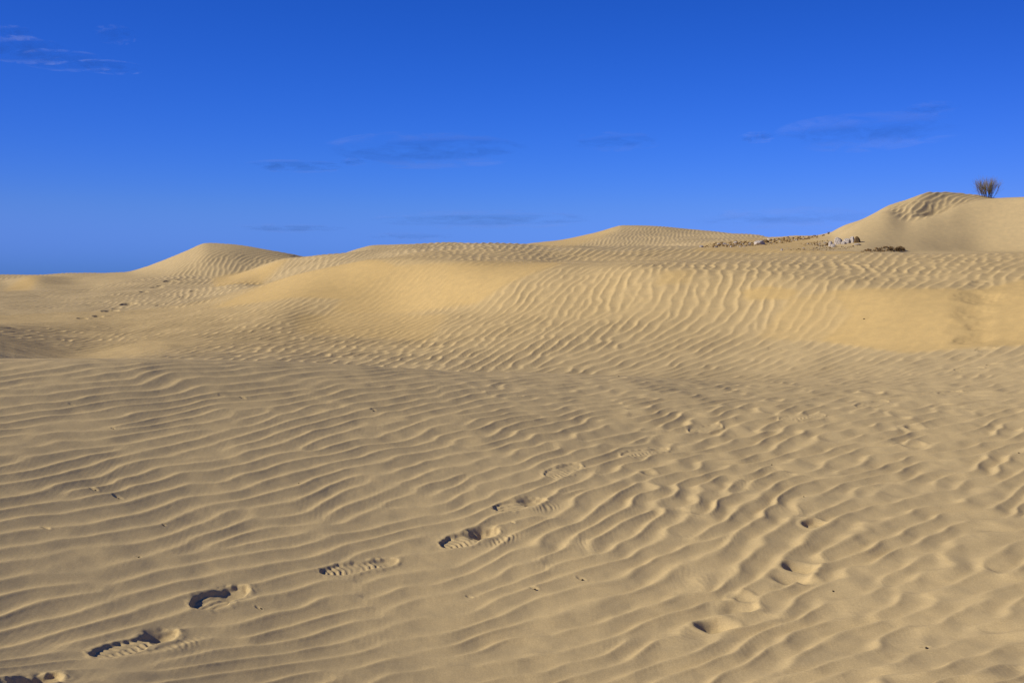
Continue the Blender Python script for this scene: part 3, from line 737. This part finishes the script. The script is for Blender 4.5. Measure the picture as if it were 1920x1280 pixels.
# ------------------------------------------------------------------ faint clouds, lens shaped, far beyond the dunes
def cloud_mat(name, col, alpha, seed):
    m = bpy.data.materials.new(name); m.use_nodes = True; t = m.node_tree; t.nodes.clear()
    def N(k, **kw):
        n = t.nodes.new(k)
        for a, b in kw.items(): setattr(n, a, b)
        return n
    def M(op, a, b):
        n = N('ShaderNodeMath', operation=op)
        for i, q in enumerate((a, b)):
            if isinstance(q, (int, float)): n.inputs[i].default_value = q
            else: t.links.new(q, n.inputs[i])
        return n.outputs[0]
    tc = N('ShaderNodeTexCoord'); sp = N('ShaderNodeSeparateXYZ'); t.links.new(tc.outputs['Object'], sp.inputs[0])
    rr = M('ADD', M('MULTIPLY', sp.outputs[0], sp.outputs[0]), M('MULTIPLY', sp.outputs[2], sp.outputs[2]))
    mp = N('ShaderNodeMapping'); mp.inputs['Scale'].default_value = (2.4, .5, 1.5); mp.inputs['Location'].default_value = (seed * 3.7, seed, seed * 1.9)
    t.links.new(tc.outputs['Object'], mp.inputs[0])
    nz = N('ShaderNodeTexNoise'); nz.inputs['Scale'].default_value = 1.3; nz.inputs['Detail'].default_value = 6; nz.inputs['Roughness'].default_value = .55; nz.inputs['Distortion'].default_value = .5
    t.links.new(mp.outputs[0], nz.inputs['Vector'])
    dens = M('SUBTRACT', M('ADD', nz.outputs['Fac'], M('MULTIPLY', M('SUBTRACT', 1.0, rr), 0.26)), 0.55)
    mr = N('ShaderNodeMapRange', interpolation_type='SMOOTHSTEP'); mr.inputs[1].default_value = 0; mr.inputs[2].default_value = .30; mr.inputs[4].default_value = alpha
    t.links.new(dens, mr.inputs[0])
    edge = N('ShaderNodeMapRange', interpolation_type='SMOOTHSTEP'); edge.inputs[1].default_value = 1.0; edge.inputs[2].default_value = .55
    t.links.new(rr, edge.inputs[0])
    f = M('MULTIPLY', M('MULTIPLY', mr.outputs[0], edge.outputs[0]), 0.5)
    tr = N('ShaderNodeBsdfTransparent'); df = N('ShaderNodeBsdfDiffuse'); df.inputs[0].default_value = (*col, 1)
    mx = N('ShaderNodeMixShader'); t.links.new(f, mx.inputs[0]); t.links.new(tr.outputs[0], mx.inputs[1]); t.links.new(df.outputs[0], mx.inputs[2])
    o = N('ShaderNodeOutputMaterial'); t.links.new(mx.outputs[0], o.inputs[0])
    return m
def cloud(u, v, w, h, col, alpha, lab, k, D=9000.0):
    a, te = pix_ray(u, v); a = float(a); te = float(te)
    bm = bmesh.new(); bmesh.ops.create_icosphere(bm, subdivisions=4, radius=1)
    me = bpy.data.meshes.new('cloud'); bm.to_mesh(me); bm.free()
    for p in me.polygons: p.use_smooth = True
    me.materials.append(cloud_mat('cloud_vapour', col, alpha, k))
    o = link('cloud', me, None, (D * math.sin(a), D * math.cos(a), CAMZ + D * te))
    o.rotation_euler = (0, 0, -a); W = w * D / F_PX; Hh = h * D / F_PX
    o.scale = (W * .66, W * .45, Hh * .85)
    tag(o, lab, 'cloud')
GREY = (.26, .30, .50); PALE = (.80, .86, .98)
for k, c in enumerate([
 (800, 283, 300, 36, GREY, .26, 'broad dusky cloud streak left of centre above the skyline, largest of the wisps'),
 (555, 312, 150, 12, GREY, .26, 'thin flat cloud streak left of the broad dusky one'),
 (662, 304, 44, 9, GREY, .20, 'tiny cloud scrap just under the left end of the broad dusky streak'),
 (1622, 249, 250, 38, GREY, .20, 'mauve cloud streak high above the smooth dune on the right'),
 (1420, 258, 56, 13, GREY, .22, 'small cloud puff left of the mauve streak on the right'),
 (905, 413, 330, 20, GREY, .22, 'long faint cloud bar low over the middle of the skyline'),
 (545, 428, 170, 10, GREY, .20, 'faint cloud bar low above the gap right of the pointed dune'),
 (1155, 266, 140, 20, GREY, .15, 'barely visible cloud wisp in the middle of the sky'),
 (50, 95, 120, 26, PALE, .24, 'pale wisp cloud near the upper left corner, broadest of three in a row'),
 (120, 114, 130, 18, PALE, .17, 'pale wisp cloud in the middle of the row at upper left'),
 (205, 126, 95, 11, PALE, .20, 'pale wisp cloud at the right end of the row at upper left'),
 (28, 62, 50, 14, PALE, .18, 'topmost pale cloud scrap at the left edge of the sky'),
 (216, 66, 60, 20, PALE, .13, 'faint pale puff alone above the row of wisps at upper left'),
 (1480, 411, 280, 26, GREY, .17, 'faint wide cloud bar left of the smooth dune on the right'),
 (1745, 205, 80, 16, GREY, .14, 'faint small cloud above the mauve streak on the right'),
 (770, 443, 140, 10, GREY, .15, 'low cloud trace just above the middle dune crest')]):
    cloud(*c, k)
